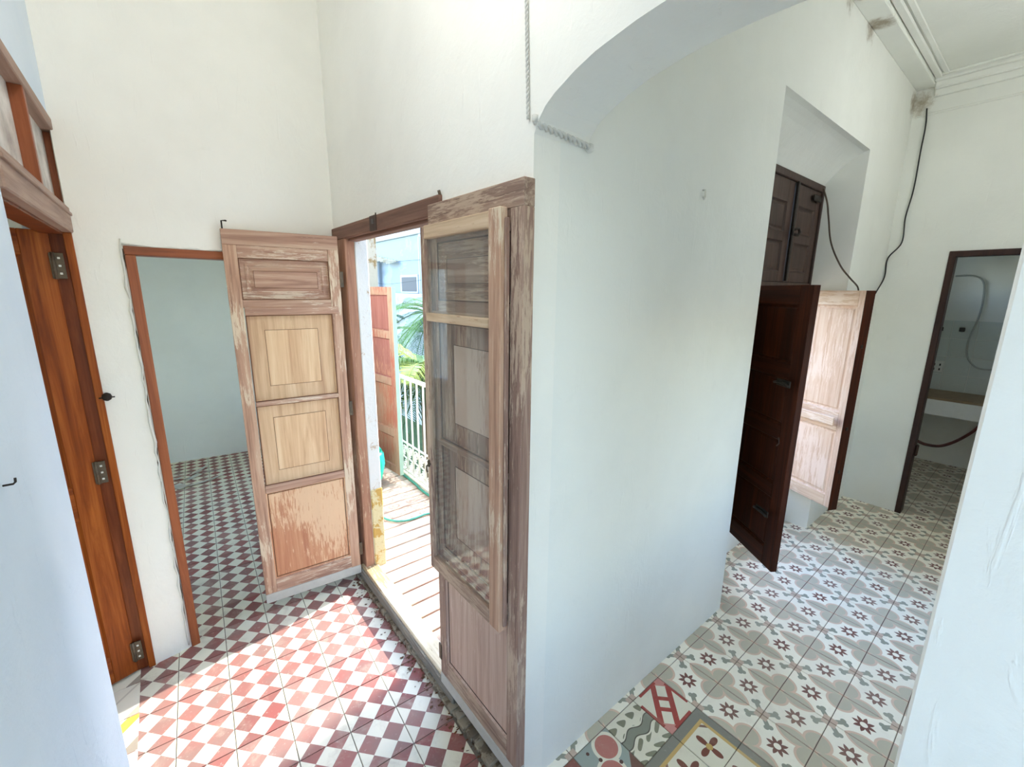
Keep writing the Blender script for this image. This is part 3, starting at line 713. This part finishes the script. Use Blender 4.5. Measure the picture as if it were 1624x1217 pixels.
# corridor window: fixed frame, closed upper shutters, open lower shutters
f5 = box('window_2', (WX0, 1.185, WZ0), (WX0+.05, 1.27, WZ1-.045), 'umber_v', None, .003, 'structure')
box('frame_post', (WX1-.05, 1.185, WZ0), (WX1, 1.27, WZ1-.045), 'umber_v', f5, .003)
box('frame_head', (WX0, 1.185, WZ1-.045), (WX1, 1.27, WZ1), 'umber_v', f5, .004)
box('frame_sill', (WX0, 1.185, WZ0), (WX1, 1.27, WZ0+.04), 'umber_v', f5, .003)
box('transom_bar', (WX0, 1.19, 1.86), (WX1, 1.27, 1.92), 'umber_v', f5, .003)
box('cover_plate', (3.62, 1.178, 2.478), (3.77, 1.186, 2.520), 'iron_dark', f5, .006)
xm = (WX0+WX1)/2
for k, (x0, x1) in enumerate(((WX0+.05, xm-.012), (xm+.012, WX1-.05))):
    t = panel_leaf('upper_shutter', ['closed dark upper window shutter beside the corridor wall edge', 'closed dark upper window shutter below the metal cover plate'][k], 'shutter',
                   (x0, 1.20, 1.922), 0, x1-x0, .632, -1, 'umber_v', 'umber_v', 'umber_v', [(.07, .26), (.32, .50)], .035, .085, 'upper shutters of the corridor window', .03)
bo = box('cremone_bolt', (xm-.014, 1.176, 1.93), (xm+.014, 1.196, 2.555), 'iron_dark', None, .003)
tag(bo, 'dark iron bolt bar between the closed upper shutters', 'bolt')
for dx in (-.05, .05):
    tube('latch', [(xm+dx*.2, 1.18, 2.26), (xm+dx, 1.165, 2.27), (xm+dx*1.3, 1.16, 2.245), (xm+dx*.9, 1.165, 2.225), (xm+dx*.2, 1.178, 2.232)], .009, 'iron_dark', bo, 8)
DL = panel_leaf('lower_shutter', 'dark brown lower shutter with iron latches swung into the corridor', 'shutter', (2.81, 1.19, .30), math.atan2(-.427, -.297), .52, 1.59, -1,
                'dark_v', 'dark_h', 'dark_v', [(.11, .42), (.50, .76), (.84, 1.10), (1.18, 1.49)], .036, .085, None, .022)
for z, x in ((1.085, .455), (.335, .43)):
    hp = box('latch_plate', (x-.05, -.044, z-.018), (x+.055, -.036, z+.018), 'iron_dark', DL, .003)
    tube('latch_hook', [(x-.06, -.046, z-.006), (x-.02, -.052, z+.004), (x+.03, -.05, z), (x+.05, -.046, z-.01)], .008, 'iron_dark', hp)
tube('scar', [(.47, -.037, .74), (.488, -.038, .76), (.48, -.038, .79), (.468, -.037, .78)], .003, 'umber_v', DL)
for z in (.2, 1.4): hinge(DL, (.0, -.036, z), .07, .03, 'iron_dark')
LL = panel_leaf('lower_shutter', 'lower shutter coloured pale salmon as if lit by the window, folded toward the corridor end', 'shutter', (3.85, 1.25, .30), math.atan2(-.465, -.20), .506, 1.57, -1,
                'salmon_lit_v', 'salmon_lit_h', 'salmon_lit_v', [(.09, .585), (.72, 1.47)], .042, .065, None, .03)
box('edge_strip', (.5065, -.036, .0), (.512, .042, 1.57), 'dark_v', LL, .001)
box('middle_rail', (.05, -.052, .625), (.452, -.040, .69), 'salmon_lit_h', LL, .005)
for z in (.3, .62, 1.2): box('catch', (.507, -.01, z-.012), (.517, .01, z+.012), 'iron_dark', LL, .002)

# ------------------------------------------------------------------ small fittings indoors
def twist(name, P, r, R, turns_per_m, mat, parent=None):
    P = [np.array(p, float) for p in P]; bm = bmesh.new()
    L = sum(np.linalg.norm(b-a) for a, b in zip(P, P[1:])); n = max(12, int(L*turns_per_m*8))
    cum = [0]
    for a, b in zip(P, P[1:]): cum.append(cum[-1]+np.linalg.norm(b-a))
    for ph in (0, PI):
        pts = []
        for k in range(n+1):
            d = L*k/n; i = max(j for j in range(len(P)-1) if cum[j] <= d+1e-9)
            f = (d-cum[i])/(cum[i+1]-cum[i]); p = P[i]*(1-f)+P[i+1]*f
            t = (P[i+1]-P[i])/np.linalg.norm(P[i+1]-P[i]); u = np.cross(t, [.577, .577, -.577]); u /= np.linalg.norm(u); v = np.cross(t, u)
            a = 2*PI*turns_per_m*d+ph; pts.append(tuple(p+R*(math.cos(a)*u+math.sin(a)*v)))
        addtube(bm, pts, r, 5)
    return link(name, mesh(bm, name, True), mat, parent)
a0 = onx(837, -40, AX); a1 = onx(840, 190, AX)
wr = thing('braided_wire', 'white twisted wire running down the wall and under the arch springing', 'wire', (0, 0, 0))
twist('drop', [(AX-.006, a0[1], a0[2]+.8), (AX-.006, a0[1], a0[2]), (AX-.006, a1[1], a1[2])], .0026, .0026, 40, 'cable_white', wr)
twist('run', [(AX-.004, .953, 2.292), (AX+.01, .951, 2.283), (1.052, .951, 2.268)], .0052, .005, 26, 'cable_white', wr)
lathe('insulator', [(.006, -.012), (.012, -.008), (.012, .008), (.006, .012)], 'cable_white', wr, 10, (1.058, .952, 2.266))
lathe('insulator', [(.005, -.010), (.009, -.006), (.009, .008), (.005, .010)], 'cable_white', wr, 10, (AX-.004, .953, 2.296))
P = [ony(1306, 299, 1.17), ony(1312, 322, 1.145), ony(1314, 345, 1.12), ony(1318, 385, 1.06), ony(1332, 420, .99), ony(1347, 440, .945), ony(1358, 452, .93), ony(1361, 458, .925), ony(1361.5, 466, .92)]
tag(tube('hanging_cable', spline(P), .0055, 'cable_brown'), 'thin brown cable drooping from the window head to the pale shutter', 'cable')
P = [onx(1470, 172, 4.742), onx(1468, 200, 4.742), onx(1460, 240, 4.742), onx(1449, 300, 4.742), onx(1436, 345, 4.742), onx(1430, 385, 4.742), ony(1417, 412, .945), ony(1405, 440, .945), ony(1388, 466, .945)]
P = [(min(p[0], 4.742), min(p[1], .945), p[2]) for p in P]
tag(tube('wall_cable', spline(P), .005, 'cable_black'), 'black cable running down the corridor corner from the cornice', 'cable')
p = cpt(.012, -.02, ony(171, 629, 2.52)[2])
kb = thing('wall_knob', 'small dark round knob on the wall beside the varnished door', 'switch', p)  # round dark knob fixed to the wall by a pin
k1 = lathe('ball', [(.004, -.018), (.014, -.012), (.018, 0), (.014, .012), (.004, .018)], 'iron_dark', kb, 12)
tube('pin', [(-.026, .0, -.003), (.026, 0, -.003)], .003, 'iron_dark', kb); tube('shank', [(0, .0, 0), (0, .03, 0)], .006, 'iron_dark', kb)
q = onx(4, 771, EXW)
hk = thing('wall_hook', 'bent iron hook on the whitewashed entrance wall', 'hook', q)
tube('hook', [(-.006, 0, 0), (.012, 0, .0), (.015, 0, .003), (.0155, 0, .010)], .0018, 'iron_dark', hk)
q = ony(1116, 310, .955)
tag(tube('bent_nail', [(q[0], .962, q[2]+.02), (q[0], .95, q[2]+.02), (q[0], .948, q[2]-.006), (q[0]-.008, .948, q[2]-.016), (q[0]-.016, .948, q[2]-.008)], .0035, 'cable_white'), 'white painted nail bent like a hook on the corridor wall', 'nail')
def scrap(px, py, L, Wd, a, label):
    g = gnd(px, py, .004); bm = bmesh.new(); n = 7; up = []; dn = []
    for k in range(n):
        t = k/(n-1)-.5; wv = Wd*(.55+.45*math.sin(PI*(k+.6)/n))*random.uniform(.75, 1.1); zc = .004+.012*(t*2)**2
        up.append(bm.verts.new((t*L, wv/2, zc))); dn.append(bm.verts.new((t*L, -wv/2, zc+.003)))
    for k in range(n-1): bm.faces.new((up[k], up[k+1], dn[k+1], dn[k]))
    bmesh.ops.solidify(bm, geom=bm.faces[:], thickness=.002)
    tag(link('paint_flake', mesh(bm, 'paint_flake'), 'paper', None, (g[0], g[1], .002), a), label, 'debris', 'fallen flakes on the next room floor')
for *a, lb in ((303, 759, .11, .08, .5, 'squarish white plaster flake on the next room floor'), (287, 773, .14, .09, 2.0, 'chunky bent white plaster flake on the next room floor'),
               (316, 747, .26, .05, .9, 'grey ragged plaster strip lying nearer the next room back wall'), (325, 764, .32, .05, .35, 'long curved white strip of plaster on the next room floor'),
               (342, 746, .24, .03, .25, 'faint slim plaster sliver on the next room floor'), (279, 761, .11, .05, .1, 'small white plaster chip beside the doorway post')): scrap(*a, lb)
# out-of-view pendant globes, added to raise the indoor brightness
def emissive(name, c, st):
    m = Mat(name); m.put(m.b.inputs['Base Color'], c); m.put(m.b.inputs['Emission Color'], c); m.put(m.b.inputs['Emission Strength'], st); MT[name] = m.m
emissive('fill_globe_warm', (1, .95, .89, 1), 30); emissive('fill_globe_cool', (.95, .98, 1, 1), 24)
def pendant(loc, ceil, label, gm):
    t = thing('added_pendant_lamp', label, 'lamp', loc, 0, 'added opal pendant globes')
    lathe('globe', [(.02, -.088), (.06, -.066), (.085, -.02), (.09, 0), (.085, .02), (.06, .066), (.035, .085)], gm, t, 20)
    lathe('gallery', [(.03, .08), (.042, .084), (.042, .10), (.02, .115)], 'hinge_iron', t, 14)
    tube('cord', [(0, 0, .11), (0, 0, ceil-loc[2]-.02)], .004, 'cable_white', t)
    lathe('rose', [(.045, ceil-loc[2]-.025), (.05, ceil-loc[2]-.01), (.05, ceil-loc[2])], 'plastic_white', t, 16)
pendant((.30, .95, 3.15), TOP, 'unseen opal globe added to light the chequered room', 'fill_globe_warm')
pendant((3.3, -.25, 2.95), 3.415, 'unseen opal globe added to light the flower tiled corridor', 'fill_globe_cool')

# ------------------------------------------------------------------ kitchen
KX = 6.6
wk = box('wall_kitchen_back', (KX, -.6, -.25), (KX+.2, 1.3, TOP), 'plaster_corridor', None, 0, 'structure')
tk = tilemesh('tile_glazed', 'kitchen_glaze', .195, .195, .0022)
for j in range(4):
    for i in range(7):
        o = bpy.data.objects.new('tile', tk); C.objects.link(o); o.parent = wk
        o.location = (KX-.006, .86-.195*i+(.0975 if j % 2 else 0)*0-.0975, .80+.195*j+.0975); o.rotation_euler = (0, -PI/2, 0)
ct = thing('kitchen_counter', 'white fronted kitchen counter with a stained top below the tiled wall', 'counter', (6.05, -.5, 0))
box('fascia', (0, 0, .64), (.05, 1.45, .80), 'counter_front', ct, .003); box('worktop', (-.005, 0, .80), (.53, 1.45, .825), 'counter_top', ct, .004)
box('end_support', (.06, 1.38, 0), (.53, 1.45, .64), 'counter_front', ct, .003); box('end_support', (.06, 0, 0), (.53, .07, .64), 'counter_front', ct, .003)
P = [onx(1380+a/2.434, 360+b/2.434, X) for a, b, X in ((176, 824, 4.90), (215, 840, 5.15), (270, 846, 5.45), (330, 828, 5.7), (390, 795, 5.9), (425, 765, 5.97))]
tag(tube('rubber_hose', spline(P), .013, 'hose_red', None, 8), 'dark red hose looping below the kitchen counter', 'hose')
def kp_(px, py, X=KX-.02): return onx(1380+px/2.434, 360+py/2.434, X)
P = [kp_(330, 190), kp_(400, 190), kp_(438, 215), kp_(435, 290), kp_(415, 360), kp_(380, 440), kp_(375, 500), kp_(405, 540), kp_(455, 552), kp_(500, 545)]
tag(tube('drain_hose', spline(P), .008, 'hose_grey', None, 8), 'grey white hose curling down the tiled kitchen wall', 'hose')
for (px, py), nm, lb in (((355, 397), 'wall_switch', 'small dark switch on the upper row of kitchen tiles'), ((272, 394), 'wall_switch', 'small dark switch beside the kitchen doorway post, above the socket')):
    q = kp_(px, py); s_ = box(nm, (q[0]-.008, q[1]-.022, q[2]-.022), (q[0]+.004, q[1]+.022, q[2]+.022), 'plastic_dark', None, .004); tag(s_, lb, 'switch')
q = kp_(258, 538); sk = thing('wall_socket', 'white double socket on the lower kitchen tiles', 'socket', q)
box('plate', (-.004, -.05, -.06), (.008, .05, .06), 'plastic_white', sk, .003)
for dy in (-.022, .022):
    for dz in (-.03, .02): box('slot', (-.006, dy-.006, dz-.012), (-.003, dy+.006, dz+.012), 'plastic_dark', sk, 0)

# ------------------------------------------------------------------ balcony
RX = 1.68
TX = 4.35            # unseen terrace, added to keep rail shadow off and bounce sun indoors
fb = box('floor_balcony', (.944, 1.30, -.20), (RX+.06, 4.30, .055), 'deck_gap', None, 0, 'structure')
box('added_terrace_slab', (RX+.06, 1.30, -.20), (TX+.06, 2.86, .055), 'deck_gap', fb, 0)
pms = []
for x1 in (RX+.02, TX+.02):
    bm = bmesh.new(); addbox(bm, (.90, -.0545, 0), (x1, .0545, .026), .004); pm = mesh(bm, 'plank'); pm.materials.append(MT['deck_x']); pms.append(pm)
for k in range(24):
    y = 1.36+.122*k; link('plank', pms[1 if y < 2.8 else 0], None, fb, (0, y, .052+random.uniform(-.001, .001)), 0)
box('curb', (RX-.02, 2.86, .05), (RX+.06, 4.2, .105), 'plaster_exterior', fb, .006)
box('curb', (RX-.02, 2.80, .05), (TX+.06, 2.88, .105), 'plaster_exterior', fb, .006)
box('curb', (TX-.02, 1.30, .05), (TX+.06, 2.80, .105), 'plaster_exterior', fb, .006)
box('wall_balcony_end', (.944, 4.20, -3), (RX+.02, 4.40, 4.6), 'old_wall', None, .006, 'structure')
bm = bmesh.new(); addtube(bm, [(0, 0, -.02), (0, 0, .97)], .0085, 6); bar = mesh(bm, 'bar', True); bar.materials.append(MT['iron_white'])
bm = bmesh.new()
for sgn, z0 in ((1, .09), (-1, .25)):
    pts = []
    for k in range(30):
        a = k/29*3.6*PI; r = .050*(1-k/29*.82); pts.append((0, sgn*r*math.cos(a+PI/2), z0+r*math.sin(a+PI/2)*sgn))
    addtube(bm, pts, .0068, 5)
addtube(bm, spline([(0, 0, .14), (0, -.045, .16), (0, .045, .18), (0, 0, .20)], 5), .0068, 5)
scr = mesh(bm, 'scroll', True); scr.materials.append(MT['iron_white'])
def railing(loc, rz, L, label):
    rl = thing('balcony_railing', label, 'railing', loc, rz, 'white wrought iron railings')
    tube('top_rail', [(0, 0, .965), (0, L, .965)], .020, 'iron_white', rl, 8)
    box('bottom_rail', (-.012, 0, .03), (.012, L, .05), 'iron_white', rl, .002)
    box('middle_rail', (-.008, 0, .318), (.008, L, .330), 'iron_white', rl, .002)
    n = int(L/.12)
    for k in range(n):
        link('bar', bar, None, rl, (0, .04+.12*k, 0)); link('scroll', scr, None, rl, (0, .10+.12*k, 0))
railing((RX, 2.90, .09), 0, 1.27, 'white wrought iron railing with scrolls by the faded red shutter')
railing((RX+.04, 2.84, .09), -PI/2, 2.56, 'white wrought iron railing with scrolls along the added terrace side')
railing((TX, 1.34, .09), 0, 1.42, 'white wrought iron railing with scrolls along the added terrace edge')
# outer shutter on the end wall
OS = panel_leaf('outer_shutter', 'faded red outer shutter with green edge standing open on the balcony', 'shutter', (1.49, 4.17, .15), math.atan2(-.60, .066), .60, 1.72, -1,
                'redrail_h', 'redrail_h', 'redpaint_v', [(.07, .36), (.43, .85), (.92, 1.27), (1.34, 1.65)], .035, .075, None, .012)
for c in OS.children:
    if c.name.startswith('panel'): 
        low = min(v.co.z for v in c.data.vertices) < .5
        for g in c.children: g.data.materials[0] = MT['redfade_v' if low else 'redpaint_v']
        c.data.materials[0] = MT['redfade_v' if low else 'redpaint_v']
box('edge_strip', (.600, .0, 0), (.606, .036, 1.72), 'green_paint', OS, .001)
box('painted_back', (0, .0355, 0), (.60, .040, 1.72), 'green_paint', OS, .001)
# bucket and hose
bk = thing('plastic_bucket', 'turquoise plastic bucket on the balcony deck', 'bucket', (1.27, 3.62, .079))
lathe('foot', [(.085, 0), (.10, .0), (.105, .07), (.10, .075), (.06, .075)], 'bucket_yellow', bk, 20)
lathe('body', [(.09, .07), (.125, .10), (.155, .24), (.15, .33), (.13, .36), (.125, .36), (.14, .32), (.14, .24), (.08, .11)], 'bucket_teal', bk, 24)
tube('handle', spline([(-.14, 0, .345), (-.10, .05, .40), (0, .08, .42), (.10, .05, .40), (.14, 0, .345)], 5), .005, 'bucket_teal', bk)
P = [gnd(598, 800, .09), gnd(604, 815, .09), gnd(617, 825, .09), gnd(645, 826, .09), gnd(680, 815, .09), gnd(720, 790, .09)]
P = [(1.26, 3.45, .088)]+[p for p in P[1:-1]]+[(1.52, 2.78, .088)]
tag(tube('garden_hose', spline(P), .008, 'hose_teal', None, 6), 'thin teal garden hose trailing over the balcony planks', 'hose')
P = [(1.64, 4.0, .09), (1.645, 3.5, .09), (1.63, 3.3, .09), (1.64, 2.95, .09)]
tag(tube('garden_hose', spline(P), .011, 'hose_teal', None, 6), 'teal hose lying along the curb below the railing', 'hose')

# ------------------------------------------------------------------ garden and houses beyond
box('ground', (-20, 1.3, -3.4), (60, 60, -3.2), 'ground_green', None, 0, 'structure')
gw = box('garden_wall', (7.2, 3.0, -3.2), (7.45, 30, 1.70), 'white_render', None, .02); tag(gw, 'tall plain white garden wall behind the palm fronds', 'wall')
HX = 8.0
hs = thing('house', 'pale blue rendered house with a small window and mouldy parapet', 'house', (HX, 15.5, -3.2))
bm = bmesh.new(); addbox(bm, (0, 0, 0), (5, 12, 7.15), .02); link('wall', mesh(bm, 'wall'), 'blue_render', hs)
box('corner_band', (-.05, -.25, 0), (.4, .08, 7.15), 'white_render', hs, .01)
box('eave_band', (-.10, -.3, 7.1), (.6, 12.1, 7.32), 'white_render', hs, .02)
box('parapet', (.35, .1, 7.32), (4.9, 11.9, 9.0), 'mouldy_parapet', hs, .02)
wn = box('window', (-.06, .22, 4.90), (.05, 1.78, 5.62), 'white_render', hs, .01)
box('pane', (-.075, .32, 4.97), (-.055, 1.62, 5.53), 'window_glass_far', wn, .004)
box('downpipe', (-.10, -.05, 0), (-.03, .02, 7.0), 'white_render', hs, .01)
nb = box('shade_block', (8.6, -8, -3.2), (13, 2.93, 12), 'white_render', None, .02); tag(nb, 'unseen tall block added to shade the edge of the sun patch', 'shade block')  # unseen block added to cast the soft edge of the sun patch
an = box('side_house', (8.6, 3, -3.2), (11, 15.1, 4.6), 'white_render', None, .02); tag(an, 'white rendered house wall next to the pale blue house', 'house')
mw = box('tenement_wall', (14, 6, -3.2), (15, 44, 12), 'mouldy_parapet', None, .02); tag(mw, 'tall mould streaked grey wall rising behind the blue house', 'wall')
lr = thing('lean_to', 'rusty corrugated lean-to roof on white posts beside the blue house', 'shed', (7.93, 17.3, -3.2))
bm = bmesh.new(); n = 40
for k in range(n):
    y = 2.9*k/(n-1); z = .022*math.sin(k*1.6)
    for x in (0, 1): bm.verts.new((-.45+x*.44, y, 6.18+.14*y+z-.12*(1-x)))
bm.verts.ensure_lookup_table()
for k in range(n-1): bm.faces.new([bm.verts[2*k], bm.verts[2*k+1], bm.verts[2*k+3], bm.verts[2*k+2]])
bmesh.ops.solidify(bm, geom=bm.faces[:], thickness=.02)
link('roof_sheet', mesh(bm, 'roof_sheet'), 'tin_roof', lr)
box('post', (-.42, 1.9, 0), (-.12, 2.4, 6.3), 'white_render', lr, .01); box('beam', (-.43, 1.5, 5.8), (-.36, 2.5, 5.87), 'iron_dark', lr, .005)
for k, (z0, z1) in enumerate(((3.1, 2.95), (2.5, 2.2))):
    P = [(7.36, 19.5-k*.3, z0), (7.36, 17.8, min(z0, z1)-.12*k-.02), (7.9, 15.35, z1)]
    tag(tube('overhead_wire', spline(P), .006, 'cable_black'), ['upper thin wire strung across the blue house wall', 'lower drooping wire strung across the blue house wall'][k], 'wire')
def frond(name, parent, base, az, L, rise, droop, mat, wl=.42, n=52, roll=0):
    bm = bmesh.new(); pts = []
    for k in range(13):
        t = k/12; h = L*(t*math.cos(rise)-.06*t*t); pts.append((h, 0, L*(t*math.sin(rise)-droop*t*t)))
    addtube(bm, pts, [.016*(1-.85*k/12)+.002 for k in range(13)], 5)
    for k in range(n):
        t = .12+.88*k/(n-1); f = t*12; i = min(int(f), 11); a = f-i
        p = Vector(pts[i]).lerp(Vector(pts[i+1]), a); d = (Vector(pts[i+1])-Vector(pts[i])).normalized()
        ll = wl*(math.sin(PI*min(1, .18+.8*t)))**.7*random.uniform(.85, 1.1)
        for sd in (-1, 1):
            o_ = (d*.62+Vector((0, sd*.75, .12))).normalized(); wv = d*.010
            m1 = p+o_*ll*.5+Vector((0, 0, .02)); m2 = p+o_*ll+Vector((0, 0, -.28*ll))
            v = [bm.verts.new(q) for q in (p-wv*.5, p+wv*.5, m1+wv, m2, m1-wv)]
            bm.faces.new((v[0], v[1], v[2], v[4])); bm.faces.new((v[4], v[2], v[3]))
    o = link(name, mesh(bm, name), mat, parent, base, az); return o
def palm(loc, trunk, specs, label):
    t = thing('palm_tree', label, 'palm', loc, 0, 'palms below the balcony')
    tube('trunk', [(0, 0, 0), (.03, .02, trunk*.5), (0, 0, trunk)], [.16, .12, .10], 'palm_trunk', t, 10)
    for az, L, rise, droop, m in specs: frond('frond', t, (0, 0, trunk), az, L, rise, droop, m)
def ring(n, L, r0, r1, ms, ph=0):
    return [(ph+2*PI*k/n+random.uniform(-.12, .12), L*random.uniform(.85, 1.1), random.uniform(r0, r1), random.uniform(.35, .75), random.choice(ms)) for k in range(n)]
palm((3.0, 5.75, -3.2), 3.85, ring(11, 1.45, .25, .95, ['palm_green', 'palm_green', 'palm_yellow'])+ring(9, 1.3, -.7, .1, ['palm_yellow', 'palm_green', 'palm_dark'], .3), 'bright green palm with yellow lower fronds just beyond the railing')
palm((5.1, 9.3, -3.2), 4.5, ring(12, 2.1, .1, .9, ['palm_green', 'palm_dark'])+ring(10, 2.0, -.8, 0, ['palm_dark', 'palm_green'], .2), 'taller deep green palm in front of the garden wall')
palm((5.2, 13.6, -3.2), 3.6, ring(12, 2.0, .1, 1.0, ['palm_dark', 'palm_green'])+ring(9, 1.9, -.7, 0, ['palm_dark'], .2), 'shaded dark green palm low in the garden')
palm((4.6, 4.6, -3.2), 2.7, ring(12, 1.6, 0, .9, ['palm_green', 'palm_dark']), 'short palm growing under the balcony edge')
